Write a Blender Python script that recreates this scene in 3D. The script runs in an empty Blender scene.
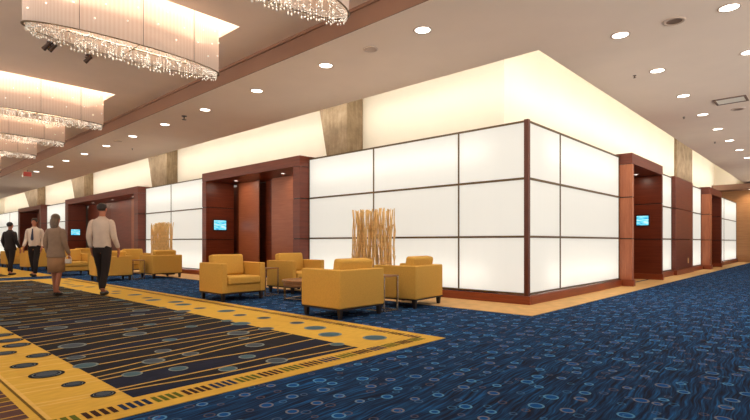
import bpy, bmesh, math, random
from mathutils import Vector, Matrix
PI = math.pi
S = bpy.context.scene
COL = S.collection

# ------------------------------------------------------------------ camera
cam_data = bpy.data.cameras.new('camera')
cam = bpy.data.objects.new('camera', cam_data)
COL.objects.link(cam)
cam.location = (3.88, -8.02, 1.08)
cam.rotation_euler = (PI/2, 0, math.radians(42.945))
cam_data.sensor_width = 36.0
cam_data.lens = 494.0/750.0*36.0
cam_data.shift_y = 32.0/750.0
cam_data.clip_end = 200
S.camera = cam

# ------------------------------------------------------------------ view, world, lights
S.view_settings.view_transform = 'Standard'
S.view_settings.look = 'None'
S.view_settings.exposure = 0.13
S.view_settings.gamma = 1.0
S.view_settings.use_curve_mapping = False
S.cycles.use_denoising = True
S.cycles.max_bounces = 8
S.cycles.diffuse_bounces = 4
S.cycles.transmission_bounces = 6
S.cycles.sample_clamp_indirect = 4.0
S.cycles.caustics_reflective = False
S.cycles.caustics_refractive = False

world = bpy.data.worlds.new('world'); S.world = world
world.use_nodes = True
wn = world.node_tree
_tc = wn.nodes.new('ShaderNodeTexCoord'); _sp = wn.nodes.new('ShaderNodeSeparateXYZ'); _rp = wn.nodes.new('ShaderNodeValToRGB')
wn.links.new(_tc.outputs['Generated'], _sp.inputs[0])
_ma = wn.nodes.new('ShaderNodeMath'); _ma.operation = 'MULTIPLY_ADD'; _ma.inputs[1].default_value = 0.5; _ma.inputs[2].default_value = 0.5
wn.links.new(_sp.outputs[2], _ma.inputs[0]); wn.links.new(_ma.outputs[0], _rp.inputs[0])
# unseen lobby stand-in: glow below the horizon added to lift the ceilings, dimmed above
_rp.color_ramp.elements[0].position = 0.47; _rp.color_ramp.elements[0].color = (1.0, 0.90, 0.80, 1)
_rp.color_ramp.elements[1].position = 0.53; _rp.color_ramp.elements[1].color = (0.065, 0.057, 0.050, 1)
wn.links.new(_rp.outputs[0], wn.nodes['Background'].inputs[0])
wn.nodes['Background'].inputs[1].default_value = 4.0

WARM = (1.0, 0.85, 0.68)
CREAM = (1.0, 0.945, 0.86)
WHITE = (1.0, 0.97, 0.91)
P_COVE = 6.0        # watts per metre of cove strip
P_PANEL = 9.0       # watts per metre of light-box strip
P_DOWN = 13.0        # watts per downlight
P_COFFER = 60.0
P_DRUM = 9.0

def area(name, loc, direction, sx, sy, power, color, spread=180.0):
    d = bpy.data.lights.new(name, 'AREA'); d.shape = 'RECTANGLE'
    d.size = sx; d.size_y = sy; d.energy = power; d.color = color
    d.spread = math.radians(spread)
    o = bpy.data.objects.new(name, d); COL.objects.link(o)
    o.location = loc
    z = -Vector(direction).normalized()
    up = Vector((0, 0, 1)) if abs(z.z) < 0.99 else Vector((0, 1, 0))
    x = up.cross(z).normalized(); y = z.cross(x)
    o.rotation_euler = Matrix((x, y, z)).transposed().to_euler()
    return o

ZC = 4.18     # lower ceiling
ZU = 4.50     # upper ceiling
# cove strips, hidden behind the ceiling edge, washing the upper wall
x = -0.2
while x > -44:
    area('cove_lamp', (x-4.0, -0.22, 4.45), (0, 1, -0.12), 8.0, 0.12, P_COVE*8, CREAM)
    x -= 8.0
y = 0.2
while y < 23:
    area('cove_lamp', (0.22, y+4.0, 4.55), (-1, 0, 0.22), 8.0, 0.12, P_COVE*9.5, CREAM)
    y += 8.0

# ------------------------------------------------------------------ materials
def lin(c):
    c = c/255.0
    return c/12.92 if c <= 0.04045 else ((c+0.055)/1.055)**2.4
def rgb(r, g, b): return (lin(r), lin(g), lin(b), 1.0)

def new_mat(name):
    m = bpy.data.materials.new(name); m.use_nodes = True
    nt = m.node_tree
    return m, nt, nt.nodes['Principled BSDF']

def L(nt, a, b): nt.links.new(a, b)

def coords(nt, scale=(1, 1, 1), kind='Object', rot=(0, 0, 0)):
    t = nt.nodes.new('ShaderNodeTexCoord'); mp = nt.nodes.new('ShaderNodeMapping')
    mp.inputs['Scale'].default_value = scale
    mp.inputs['Rotation'].default_value = rot
    L(nt, t.outputs[kind], mp.inputs[0]); return mp.outputs[0]

def ramp(nt, fac, stops):
    r = nt.nodes.new('ShaderNodeValToRGB')
    while len(r.color_ramp.elements) < len(stops): r.color_ramp.elements.new(0.5)
    for e, (p, c) in zip(r.color_ramp.elements, stops): e.position = p; e.color = c
    L(nt, fac, r.inputs[0]); return r.outputs[0]

def noise(nt, vec, scale, detail=3.0, rough=0.5):
    n = nt.nodes.new('ShaderNodeTexNoise'); n.inputs['Scale'].default_value = scale
    n.inputs['Detail'].default_value = detail; n.inputs['Roughness'].default_value = rough
    L(nt, vec, n.inputs['Vector']); return n.outputs['Fac']

def math_node(nt, op, a, b=None):
    n = nt.nodes.new('ShaderNodeMath'); n.operation = op
    for i, v in enumerate((a, b)):
        if v is None: continue
        if isinstance(v, (int, float)): n.inputs[i].default_value = v
        else: L(nt, v, n.inputs[i])
    return n.outputs[0]

def mix(nt, fac, a, b):
    n = nt.nodes.new('ShaderNodeMix'); n.data_type = 'RGBA'
    for i, v in ((0, fac), (6, a), (7, b)):
        if isinstance(v, (int, float)): n.inputs[i].default_value = v
        elif isinstance(v, tuple): n.inputs[i].default_value = v
        else: L(nt, v, n.inputs[i])
    return n.outputs[2]

def bump(nt, bs, h, strength, dist=0.01):
    b = nt.nodes.new('ShaderNodeBump'); b.inputs['Strength'].default_value = strength
    b.inputs['Distance'].default_value = dist
    L(nt, h, b.inputs['Height']); L(nt, b.outputs[0], bs.inputs['Normal'])

def mottled(name, c, vary=0.12, scale=6.0, rough=0.6, metal=0.0, stretch=(1, 1, 1), bump_s=0.0, spec=0.5):
    m, nt, bs = new_mat(name)
    n = noise(nt, coords(nt, stretch), scale, 4.0)
    c0 = tuple(v*(1-vary) for v in c[:3])+(1,); c1 = tuple(min(1, v*(1+vary)) for v in c[:3])+(1,)
    L(nt, ramp(nt, n, [(0.3, c0), (0.7, c1)]), bs.inputs['Base Color'])
    bs.inputs['Roughness'].default_value = rough; bs.inputs['Metallic'].default_value = metal
    bs.inputs['Specular IOR Level'].default_value = spec
    if bump_s: bump(nt, bs, n, bump_s)
    return m

def emitter(name, c, strength):
    m, nt, bs = new_mat(name)
    bs.inputs['Base Color'].default_value = c
    bs.inputs['Emission Color'].default_value = c; bs.inputs['Emission Strength'].default_value = strength
    return m

def wood(name, dark, light, rough=0.35, horizontal=True):
    m, nt, bs = new_mat(name)
    st = (0.6, 0.6, 14) if horizontal else (10, 10, 0.6)
    n = noise(nt, coords(nt, st), 2.2, 6.0, 0.6)
    f = noise(nt, coords(nt, (st[0]*3, st[1]*3, st[2]*5)), 3.0, 3.0)
    k = math_node(nt, 'ADD', math_node(nt, 'MULTIPLY', n, 0.7), math_node(nt, 'MULTIPLY', f, 0.3))
    L(nt, ramp(nt, k, [(0.3, dark), (0.7, light)]), bs.inputs['Base Color'])
    bs.inputs['Roughness'].default_value = rough
    return m

M = {}
M['ceiling'] = mottled('ceiling_paint', rgb(242, 222, 204), 0.02, 1.5, 0.9)
M['ceiling_up'] = mottled('upper_ceiling_paint', rgb(238, 218, 202), 0.03, 1.5, 0.9)
M['bulkhead'] = mottled('bulkhead_paint', rgb(142, 106, 86), 0.05, 1.0, 0.85)
M['box_lining'] = mottled('light_box_lining', rgb(120, 116, 108), 0.03, 2.0, 0.9)
M['cove'] = mottled('cove_plaster', rgb(240, 230, 210), 0.02, 1.0, 0.95)
M['white'] = mottled('white_paint', rgb(235, 228, 215), 0.02, 2.0, 0.9)
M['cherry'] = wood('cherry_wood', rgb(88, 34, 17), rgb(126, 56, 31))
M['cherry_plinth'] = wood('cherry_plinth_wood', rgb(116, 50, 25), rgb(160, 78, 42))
M['cherry_jamb_lit'] = wood('cherry_jamb_lit_wood', rgb(150, 78, 46), rgb(190, 116, 76), horizontal=False)  # paler copy of the cherry: light on the near right jambs put into colour
M['panel_wood'] = wood('brown_panel_wood', rgb(140, 74, 46), rgb(168, 100, 66))
M['tan_wood'] = wood('tan_wood', rgb(150, 100, 56), rgb(180, 128, 78))
M['bronze'] = mottled('dark_bronze', rgb(104, 84, 58), 0.1, 8, 0.45, 0.5)
M['post'] = mottled('brown_corner_post', rgb(96, 46, 28), 0.1, 4, 0.45)
M['chrome'] = mottled('brushed_chrome', rgb(190, 178, 160), 0.05, 20, 0.25, 1.0)
M['dark_leg'] = mottled('espresso_leg_wood', rgb(28, 14, 10), 0.2, 10, 0.5)
M['table_top'] = wood('walnut_table_top', rgb(120, 80, 46), rgb(164, 116, 68))
M['fabric'] = mottled('mustard_fabric', rgb(212, 167, 80), 0.06, 60, 0.85, bump_s=0.05, spec=0.25)
M['branch'] = mottled('peeled_branch', rgb(226, 188, 126), 0.18, 14, 0.8)
M['screen_frame'] = mottled('black_screen_frame', rgb(18, 16, 20), 0.1, 5, 0.4)
M['grille'] = mottled('grey_grille', rgb(120, 96, 80), 0.1, 40, 0.7)
M['trim_ring'] = mottled('ceiling_trim_ring', rgb(200, 176, 158), 0.03, 5, 0.6)
M['dark_metal'] = mottled('dark_metal', rgb(70, 48, 36), 0.1, 5, 0.5)
M['lens'] = emitter('downlight_lens', (1.0, 0.93, 0.82, 1), 6.0)
M['small_lens'] = emitter('small_downlight_lens', (1.0, 0.93, 0.82, 1), 3.0)
M['bulb'] = emitter('chandelier_light_point', (1.0, 0.88, 0.72, 1), 1.3)
M['exit_red'] = emitter('red_sign_face', (0.5, 0.08, 0.06, 1), 0.15)
M['plate'] = mottled('ivory_plate', rgb(225, 195, 140), 0.05, 5, 0.5)

def m_screen():
    m, nt, bs = new_mat('screen_picture')
    n = noise(nt, coords(nt, (2, 2, 9)), 3.0, 2.0)
    c = ramp(nt, n, [(0.35, rgb(40, 150, 200)), (0.5, rgb(110, 215, 235)), (0.65, rgb(190, 240, 245))])
    L(nt, c, bs.inputs['Emission Color']); L(nt, c, bs.inputs['Base Color'])
    bs.inputs['Emission Strength'].default_value = 0.9
    return m
M['screen'] = m_screen()

def m_panel():
    m = bpy.data.materials.new('backlit_glass'); m.use_nodes = True; nt = m.node_tree
    nt.nodes.clear()
    out = nt.nodes.new('ShaderNodeOutputMaterial')
    tr = nt.nodes.new('ShaderNodeBsdfTranslucent'); tr.inputs[0].default_value = (0.6, 0.59, 0.56, 1)
    df = nt.nodes.new('ShaderNodeBsdfDiffuse'); df.inputs[0].default_value = (0.6, 0.58, 0.54, 1)
    ms = nt.nodes.new('ShaderNodeMixShader'); ms.inputs[0].default_value = 0.35
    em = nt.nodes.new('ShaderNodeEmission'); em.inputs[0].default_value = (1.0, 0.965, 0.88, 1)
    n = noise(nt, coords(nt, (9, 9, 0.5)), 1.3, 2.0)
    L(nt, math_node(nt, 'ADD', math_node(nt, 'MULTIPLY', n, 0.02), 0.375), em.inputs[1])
    ad = nt.nodes.new('ShaderNodeAddShader')
    L(nt, tr.outputs[0], ms.inputs[1]); L(nt, df.outputs[0], ms.inputs[2])
    L(nt, ms.outputs[0], ad.inputs[0]); L(nt, em.outputs[0], ad.inputs[1])
    L(nt, ad.outputs[0], out.inputs[0])
    return m
M['glass'] = m_panel()

def m_drum():
    m = bpy.data.materials.new('string_shade'); m.use_nodes = True; nt = m.node_tree
    nt.nodes.clear()
    out = nt.nodes.new('ShaderNodeOutputMaterial')
    t = nt.nodes.new('ShaderNodeTexCoord')
    sep = nt.nodes.new('ShaderNodeSeparateXYZ'); L(nt, t.outputs['UV'], sep.inputs[0])
    s = math_node(nt, 'SINE', math_node(nt, 'MULTIPLY', sep.outputs[0], 900.0))
    k = math_node(nt, 'ADD', math_node(nt, 'MULTIPLY', s, 0.5), 0.5)
    c = mix(nt, k, rgb(238, 222, 210), rgb(245, 232, 222))
    tr = nt.nodes.new('ShaderNodeBsdfTranslucent'); df = nt.nodes.new('ShaderNodeBsdfDiffuse')
    L(nt, c, tr.inputs[0]); L(nt, c, df.inputs[0])
    ms = nt.nodes.new('ShaderNodeMixShader'); ms.inputs[0].default_value = 0.55
    L(nt, tr.outputs[0], ms.inputs[1]); L(nt, df.outputs[0], ms.inputs[2]); L(nt, ms.outputs[0], out.inputs[0])
    return m
M['drum'] = m_drum()

def m_crystal():
    m, nt, bs = new_mat('crystal_bead')
    bs.inputs['Base Color'].default_value = (0.98, 0.93, 0.84, 1)
    bs.inputs['Roughness'].default_value = 0.08
    bs.inputs['Transmission Weight'].default_value = 0.35
    bs.inputs['Coat Weight'].default_value = 0.6
    return m
M['crystal'] = m_crystal()

def m_concrete():
    m, nt, bs = new_mat('rough_concrete')
    v = coords(nt)
    n = noise(nt, v, 2.5, 8.0, 0.65)
    n2 = noise(nt, coords(nt, (7, 7, 0.6)), 3.0, 3.0)
    k = math_node(nt, 'ADD', math_node(nt, 'MULTIPLY', n, 0.7), math_node(nt, 'MULTIPLY', n2, 0.3))
    L(nt, ramp(nt, k, [(0.3, rgb(112, 92, 68)), (0.52, rgb(148, 126, 98)), (0.7, rgb(174, 152, 124))]), bs.inputs['Base Color'])
    bs.inputs['Roughness'].default_value = 0.9
    bump(nt, bs, k, 0.3, 0.02)
    return m
M['concrete'] = m_concrete()

def m_blue():
    m, nt, bs = new_mat('blue_ring_carpet')
    t = nt.nodes.new('ShaderNodeTexCoord')
    def mapped(scale, rot=0.0, loc=(0, 0, 0)):
        mp = nt.nodes.new('ShaderNodeMapping'); mp.inputs['Scale'].default_value = scale
        mp.inputs['Rotation'].default_value = (0, 0, rot); mp.inputs['Location'].default_value = loc
        L(nt, t.outputs['Object'], mp.inputs[0]); return mp.outputs[0]
    # domain warp so that the streaks wander
    wn_ = nt.nodes.new('ShaderNodeTexNoise'); wn_.inputs['Scale'].default_value = 3.0; wn_.inputs['Detail'].default_value = 2.0
    L(nt, mapped((1, 0.6, 1)), wn_.inputs['Vector'])
    va = nt.nodes.new('ShaderNodeVectorMath'); va.operation = 'MULTIPLY_ADD'
    va.inputs[1].default_value = (0.15, 0.0, 0.0)
    L(nt, wn_.outputs['Color'], va.inputs[0]); L(nt, mapped((1, 1, 1), math.radians(-5)), va.inputs[2])
    mp2 = nt.nodes.new('ShaderNodeMapping'); mp2.inputs['Scale'].default_value = (52, 2.4, 1)
    L(nt, va.outputs[0], mp2.inputs[0])
    k = noise(nt, mp2.outputs[0], 1.0, 3.0, 0.6)
    base = ramp(nt, k, [(0.32, rgb(28, 28, 40)), (0.44, rgb(24, 42, 72)), (0.56, rgb(28, 64, 106)), (0.72, rgb(32, 100, 166))])
    def rings(scale, r, wd, loc):
        v = nt.nodes.new('ShaderNodeTexVoronoi'); v.voronoi_dimensions = '2D'
        v.inputs['Scale'].default_value = scale; v.inputs['Randomness'].default_value = 0.75
        L(nt, mapped((1, 1, 1), 0, loc), v.inputs['Vector'])
        sc = nt.nodes.new('ShaderNodeSeparateColor'); L(nt, v.outputs['Color'], sc.inputs[0])
        rad = math_node(nt, 'MULTIPLY', math_node(nt, 'ADD', math_node(nt, 'MULTIPLY', sc.outputs[0], 0.55), 0.7), r*scale)
        d = math_node(nt, 'SUBTRACT', v.outputs['Distance'], rad)
        ring = math_node(nt, 'LESS_THAN', math_node(nt, 'ABSOLUTE', d), wd*scale)
        fill = math_node(nt, 'LESS_THAN', d, 0.0)
        return ring, fill, sc.outputs[1]
    r1, f1, c1 = rings(4.0, 0.038, 0.0065, (0, 0, 0))
    c = mix(nt, math_node(nt, 'MULTIPLY', f1, 0.75), base, rgb(14, 84, 158))
    c = mix(nt, math_node(nt, 'MULTIPLY', r1, 0.9), c, ramp(nt, c1, [(0.45, rgb(88, 150, 196)), (0.7, rgb(120, 124, 136))]))
    r2, f2, c2 = rings(4.7, 0.026, 0.005, (5.3, 2.7, 0))
    c = mix(nt, math_node(nt, 'MULTIPLY', r2, 0.5), c, ramp(nt, c2, [(0.4, rgb(116, 96, 92)), (0.7, rgb(70, 130, 180))]))
    L(nt, c, bs.inputs['Base Color'])
    bs.inputs['Roughness'].default_value = 0.95; bs.inputs['Specular IOR Level'].default_value = 0.06
    bump(nt, bs, noise(nt, mapped((1, 1, 1)), 180.0, 1.0), 0.3, 0.004)
    return m
M['blue'] = m_blue()
def carpet(name, c, vary=0.15):
    return mottled(name, c, vary, 9.0, 0.95, stretch=(3, 0.8, 1), spec=0.15)
M['gold'] = carpet('gold_carpet', rgb(210, 170, 72), 0.08)
M['gold_line'] = carpet('pale_gold_carpet_line', rgb(220, 182, 98), 0.08)
M['olive_line'] = carpet('mustard_carpet_line', rgb(186, 154, 80), 0.1)
M['field_a'] = carpet('black_plum_carpet', rgb(30, 30, 38), 0.25)
M['field_b'] = carpet('navy_carpet', rgb(26, 32, 52), 0.25)
M['field_c'] = carpet('charcoal_carpet', rgb(30, 33, 38), 0.25)
M['teal'] = carpet('teal_carpet', rgb(72, 100, 112), 0.15)
M['slate'] = carpet('slate_carpet', rgb(72, 82, 92), 0.15)
M['ring'] = carpet('pale_grey_carpet', rgb(120, 132, 130), 0.12)
M['bar_navy'] = carpet('navy_bar_carpet', rgb(28, 44, 76), 0.15)
M['bar_green'] = carpet('green_bar_carpet', rgb(92, 100, 34), 0.15)
M['bar_brown'] = carpet('brown_bar_carpet', rgb(58, 34, 28), 0.15)
M['bar_plum'] = carpet('plum_brown_bar_carpet', rgb(92, 66, 62), 0.2)
M['bar_olive'] = carpet('olive_bar_carpet', rgb(118, 92, 40), 0.2)
M['border'] = mottled('beige_floor_border', rgb(214, 172, 110), 0.12, 5.0, 0.8, stretch=(1, 1, 1))
M['skin'] = mottled('skin', rgb(176, 112, 84), 0.04, 8, 0.6)
M['hair_dark'] = mottled('dark_hair', rgb(34, 20, 16), 0.2, 30, 0.5)
M['hair_ash'] = mottled('ash_brown_hair', rgb(104, 84, 66), 0.2, 30, 0.5)
M['shirt'] = mottled('white_shirt_cloth', rgb(214, 196, 180), 0.05, 12, 0.85)
M['suit'] = mottled('black_cloth', rgb(30, 20, 20), 0.1, 12, 0.85)
M['jacket'] = mottled('grey_brown_jacket_cloth', rgb(150, 126, 106), 0.08, 12, 0.85)
M['skirt'] = mottled('tan_skirt_cloth', rgb(178, 136, 98), 0.06, 12, 0.85)
M['tie'] = mottled('navy_tie_cloth', rgb(44, 52, 76), 0.1, 12, 0.7)
M['shoe'] = mottled('black_shoe_leather', rgb(24, 16, 14), 0.1, 12, 0.4)
M['bag'] = mottled('white_bag', rgb(226, 218, 206), 0.05, 12, 0.6)

# ------------------------------------------------------------------ helpers
def finish(bm, name, mats, parent=None, smooth=False, bevel=0.0, seg=2):
    me = bpy.data.meshes.new(name)
    bmesh.ops.recalc_face_normals(bm, faces=bm.faces)
    bm.to_mesh(me); bm.free()
    if not isinstance(mats, (list, tuple)): mats = [mats]
    for m in mats: me.materials.append(m)
    if smooth:
        for p in me.polygons: p.use_smooth = True
    o = bpy.data.objects.new(name, me); COL.objects.link(o)
    if parent is not None: o.parent = parent
    if bevel:
        b = o.modifiers.new('bevel', 'BEVEL'); b.width = bevel; b.segments = seg
        b.limit_method = 'ANGLE'; b.angle_limit = math.radians(40)
        for p in me.polygons: p.use_smooth = True
        w = o.modifiers.new('weighted_normal', 'WEIGHTED_NORMAL'); w.keep_sharp = False
    return o

def box(bm, a, b, mi=0, mat=None):
    xs = sorted((a[0], b[0])); ys = sorted((a[1], b[1])); zs = sorted((a[2], b[2]))
    v = [bm.verts.new((x, y, z)) for x in xs for y in ys for z in zs]
    if mat is not None:
        for q in v: q.co = mat @ q.co
    fs = []
    for f in ((0, 1, 3, 2), (4, 6, 7, 5), (0, 4, 5, 1), (2, 3, 7, 6), (0, 2, 6, 4), (1, 5, 7, 3)):
        g = bm.faces.new([v[i] for i in f]); g.material_index = mi; fs.append(g)
    return fs

def boxes(name, lst, mats, parent=None, bevel=0.0, seg=2):
    bm = bmesh.new()
    for t in lst: box(bm, t[0], t[1], t[2] if len(t) > 2 else 0)
    return finish(bm, name, mats, parent, bevel=bevel, seg=seg)

def tube(bm, p, q, r0, r1=None, n=8, caps=True):
    r1 = r0 if r1 is None else r1
    p = Vector(p); q = Vector(q); d = (q-p).normalized()
    u = d.orthogonal().normalized(); w = d.cross(u)
    rings = []
    for c, r in ((p, r0), (q, r1)):
        rings.append([bm.verts.new(c+(u*math.cos(2*PI*i/n)+w*math.sin(2*PI*i/n))*r) for i in range(n)])
    for i in range(n):
        bm.faces.new((rings[0][i], rings[0][(i+1) % n], rings[1][(i+1) % n], rings[1][i]))
    if caps:
        bm.faces.new(rings[0][::-1]); bm.faces.new(rings[1])

def lathe(bm, prof, n=24, ox=0, oy=0, sx=1, sy=1):
    rings = []
    for r, z in prof:
        rings.append([bm.verts.new((ox+r*sx*math.cos(2*PI*i/n), oy+r*sy*math.sin(2*PI*i/n), z)) for i in range(n)])
    for a, b in zip(rings, rings[1:]):
        for i in range(n): bm.faces.new((a[i], a[(i+1) % n], b[(i+1) % n], b[i]))
    return rings

def cap(bm, ring): bm.faces.new(ring)

def thing(name, label, cat, loc=(0, 0, 0), rz=0.0, group=None):
    o = bpy.data.objects.new(name, None); COL.objects.link(o)
    o.empty_display_size = 0.1
    o.location = loc; o.rotation_euler = (0, 0, rz)
    o['label'] = label; o['category'] = cat
    if group: o['group'] = group
    return o
def tag(o, label, cat, group=None, kind=None):
    o['label'] = label; o['category'] = cat
    if group: o['group'] = group
    if kind: o['kind'] = kind
    return o
def struct(o, label, cat):
    o['kind'] = 'structure'; o['label'] = label; o['category'] = cat
    return o
def dup(root, loc, rz, label, group=None):
    r = root.copy(); COL.objects.link(r); r.location = loc; r.rotation_euler = (0, 0, rz)
    r['label'] = label
    if group: r['group'] = group
    for ch in list(root.children):
        c = ch.copy(); COL.objects.link(c); c.parent = r
        for g in list(ch.children):
            d = g.copy(); COL.objects.link(d); d.parent = c
    return r

# ------------------------------------------------------------------ structure: floor, ceilings, cove walls
bm = bmesh.new(); box(bm, (-46, -16, -0.1), (9, 25, 0.0))
struct(finish(bm, 'floor', M['blue']), 'dark blue carpet with small rings over the whole lobby floor', 'carpet')

bm = bmesh.new()
pts = [(-46, -1.2), (0.66, -1.2), (0.66, 24.6), (0, 24.6), (0, 0), (-46, 0)]
for z in (0.001, 0.006): pass
lo = [bm.verts.new((x, y, 0.0)) for x, y in pts]; hi = [bm.verts.new((x, y, 0.006)) for x, y in pts]
# two quads for the L shape
bm.faces.new((hi[0], hi[1], hi[4], hi[5])); bm.faces.new((hi[1], hi[2], hi[3], hi[4]))
for i in range(6): bm.faces.new((lo[i], lo[(i+1) % 6], hi[(i+1) % 6], hi[i]))
struct(finish(bm, 'trim_1', M['border']), 'beige carpet strip running along the foot of the lit walls', 'floor border')

# lower ceiling: an L of two slabs, its edges held clear of the lit wall
boxes_l = [((-46, -2.91, ZC), (9, -0.38, ZC+0.12)), ((0.38, -0.38, ZC), (9, 24.6, ZC+0.12))]
struct(boxes('ceiling', boxes_l, M['ceiling']), 'lower taupe ceiling dotted with round downlights', 'ceiling')
# front fascias of the light slot
struct(boxes('trim_2', [((-46, -0.40, ZC+0.12), (0.38, -0.38, 5.6)), ((0.38, -0.38, ZC+0.12), (0.40, 24.6, 5.6)),
                        ((-46, -0.40, 5.6), (0.40, 1.05, 5.65)), ((-1.05, 1.05, 5.6), (0.40, 25, 5.65))], M['white']),
       'pale lining of the light slot above the glowing walls', 'ceiling trim')
# cove walls
struct(boxes('wall_left', [((-46, 0.95, 3.26), (-0.95, 1.05, 5.6))], M['cove']), 'cream upper wall above the left row of lit panels', 'wall')
struct(boxes('wall_right', [((-1.05, 1.05, 3.26), (-0.95, 25, 5.6))], M['cove']), 'cream upper wall above the right row of lit panels', 'wall')
# back shell behind the light boxes
struct(boxes('wall_back', [((-46, 2.3, 0), (-2.3, 2.4, 3.2)), ((-2.4, 2.3, 0), (-2.3, 25, 3.2))], M['cherry']), 'dark wall deep behind the portals', 'wall')

# upper ceiling with a rectangular recess over every chandelier
DRUMS = [-0.50, -3.56, -8.84, -11.85, -14.8, -20.15]
HY0, HY1, HW = -6.72, -3.74, 0.52
bm = bmesh.new()
def slab(x0, y0, x1, y1): box(bm, (x0, y0, ZU), (x1, y1, ZU+0.06))
slab(-46, HY1, 9, -2.91); slab(-46, -16, 9, HY0)
edges = [9.0]
for c in DRUMS: edges += [c+HW, c-HW]
edges.append(-46.0)
for i in range(0, len(edges), 2): slab(edges[i+1], HY0, edges[i], HY1)
struct(finish(bm, 'ceiling_upper', M['ceiling_up']), 'higher brown ceiling with bright recesses around the chandeliers', 'ceiling')
struct(boxes('trim_3', [((-46, -2.93, ZC), (9, -2.91, ZU+0.06)), ((-46, -2.96, ZU-0.05), (9, -2.93, ZU))], M['bulkhead']),
       'brown step between the lower ceiling and the higher ceiling', 'ceiling trim')
for i, c in enumerate(DRUMS):
    t = 0.03; z0, z1 = ZU+0.06, 5.0
    x0, x1 = c-HW, c+HW
    o = boxes('recess_lining', [((x0-t, HY0-t, z0), (x0, HY1+t, z1)), ((x1, HY0-t, z0), (x1+t, HY1+t, z1)),
                                ((x0, HY0-t, z0), (x1, HY0, z1)), ((x0, HY1, z0), (x1, HY1+t, z1)),
                                ((x0-t, HY0-t, z1), (x1+t, HY1+t, z1+t))], M['white'])
    o.name = 'trim_%d' % (4+i)
    struct(o, 'white lining of the bright ceiling recess around the %s chandelier from the front' % ('first', 'second', 'third', 'fourth', 'fifth', 'sixth')[i], 'ceiling trim')
    area('recess_lamp', (c, (HY0+HY1)/2, 4.96), (0, 0, -1), 2*HW-0.1, HY1-HY0-0.1, P_COFFER, CREAM)

# far end wall and its lowered soffit
struct(boxes('wall_far', [((-2.3, 24.6, 0), (9, 24.8, 4.3))], M['tan_wood']), 'tan wood wall closing the far end of the right corridor', 'wall')
struct(boxes('wall_slot', [((-0.95, 24.5, 4.1), (0.38, 24.6, 5.6))], M['cove']), 'pale end of the light slot at the far end of the right corridor', 'wall')
struct(boxes('ceiling_far', [((-0.95, 23.6, 3.82), (9, 24.6, 4.1))], M['bulkhead']), 'lowered brown ceiling at the far end of the right corridor', 'ceiling')
struct(boxes('wall_end', [((-46.2, -16, 0), (-46, 3, 5.0))], M['cove']), 'pale wall at the far left end of the lobby', 'wall')

# ------------------------------------------------------------------ lit walls
ZB = [0.18, 1.172, 2.18, 3.165]
DEPTH = 0.7
def lit_wall(axis, bays, label, end_post=None):
    """bays: ordered cut positions along the wall. axis 'x' = left wall (plane y=0), 'y' = right wall (plane x=0)."""
    a0, a1 = min(bays), max(bays)
    t = thing('lit_panel_wall', label, 'lit wall', (a0 if axis == 'x' else 0, 0 if axis == 'x' else a0, 0))
    off = t.location.copy()
    def P(s, d, z):      # s along the wall, d out of the wall (towards the room), z up
        p = Vector((s, -d, z)) if axis == 'x' else Vector((d, s, z))
        return p-off
    def bx(lst, name, mat, bevel=0.0):
        return boxes(name, [(P(*a), P(*b)) for a, b in lst], mat, t, bevel)
    bs = sorted(bays)
    for i in range(len(bs)-1):
        for k in range(3):
            bx([((bs[i]+0.012, -0.012, ZB[k]+0.012), (bs[i+1]-0.012, 0, ZB[k+1]-0.012))], 'glass_panel', M['glass'])
    for k in range(4):
        h = 0.019 if k in (1, 2) else 0.016
        bx([((a0, -0.03, ZB[k]-h), (a1, 0.022, ZB[k]+h))], 'frame_rail', M['bronze'])
    for b in bs:
        bx([((max(a0, b-0.013), -0.03, ZB[0]), (min(a1, b+0.013), 0.016, ZB[3]))], 'frame_mullion', M['bronze'])
    pa0 = 0.0 if (axis == 'y' and a0 < 0.2) else a0; pa1 = 0.08 if (axis == 'x' and a1 > -0.2) else a1
    bx([((pa0, -0.6 if pa1 == a1 else -0.0, 0.0), (pa1, 0.08, ZB[0]-0.03))], 'plinth', M['cherry_plinth'], 0.006)
    e0, e1 = a0, a1
    if axis == 'x' and a1 > -0.2: e1 = a1-DEPTH
    if axis == 'y' and a0 < 0.2: e0 = a0+DEPTH
    bx([((e0, -DEPTH-0.05, ZB[0]-0.03), (e1, -DEPTH, ZB[3]+0.02)), ((e0, -DEPTH, ZB[3]), (a1 if axis == 'y' else a1, -0.03, ZB[3]+0.02))] , 'box_back', M['box_lining'])
    ends = []
    if not (axis == 'x' and a1 > -0.2): ends.append(((a1-0.02, -DEPTH, ZB[0]), (a1, -0.03, ZB[3])))
    if not (axis == 'y' and a0 < 0.2): ends.append(((a0, -DEPTH, ZB[0]), (a0+0.02, -0.03, ZB[3])))
    bx(ends, 'box_end', M['box_lining'])
    # lamps inside the box, near its top and bottom
    l0, l1 = a0+0.15, a1-0.15
    if axis == 'x' and a1 > -0.2: l1 = a1-0.75
    if axis == 'y' and a0 < 0.2: l0 = a0+0.75
    ln = l1-l0; mid = (l0+l1)/2
    for z, pw in ((0.48, 0.85), (2.76, 1.0)):
        p = P(mid, -0.32, z)+off
        area('panel_lamp', p, (0, -1, 0) if axis == 'x' else (1, 0, 0), ln, 0.10, P_PANEL*ln*pw, WHITE)
    return t

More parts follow.
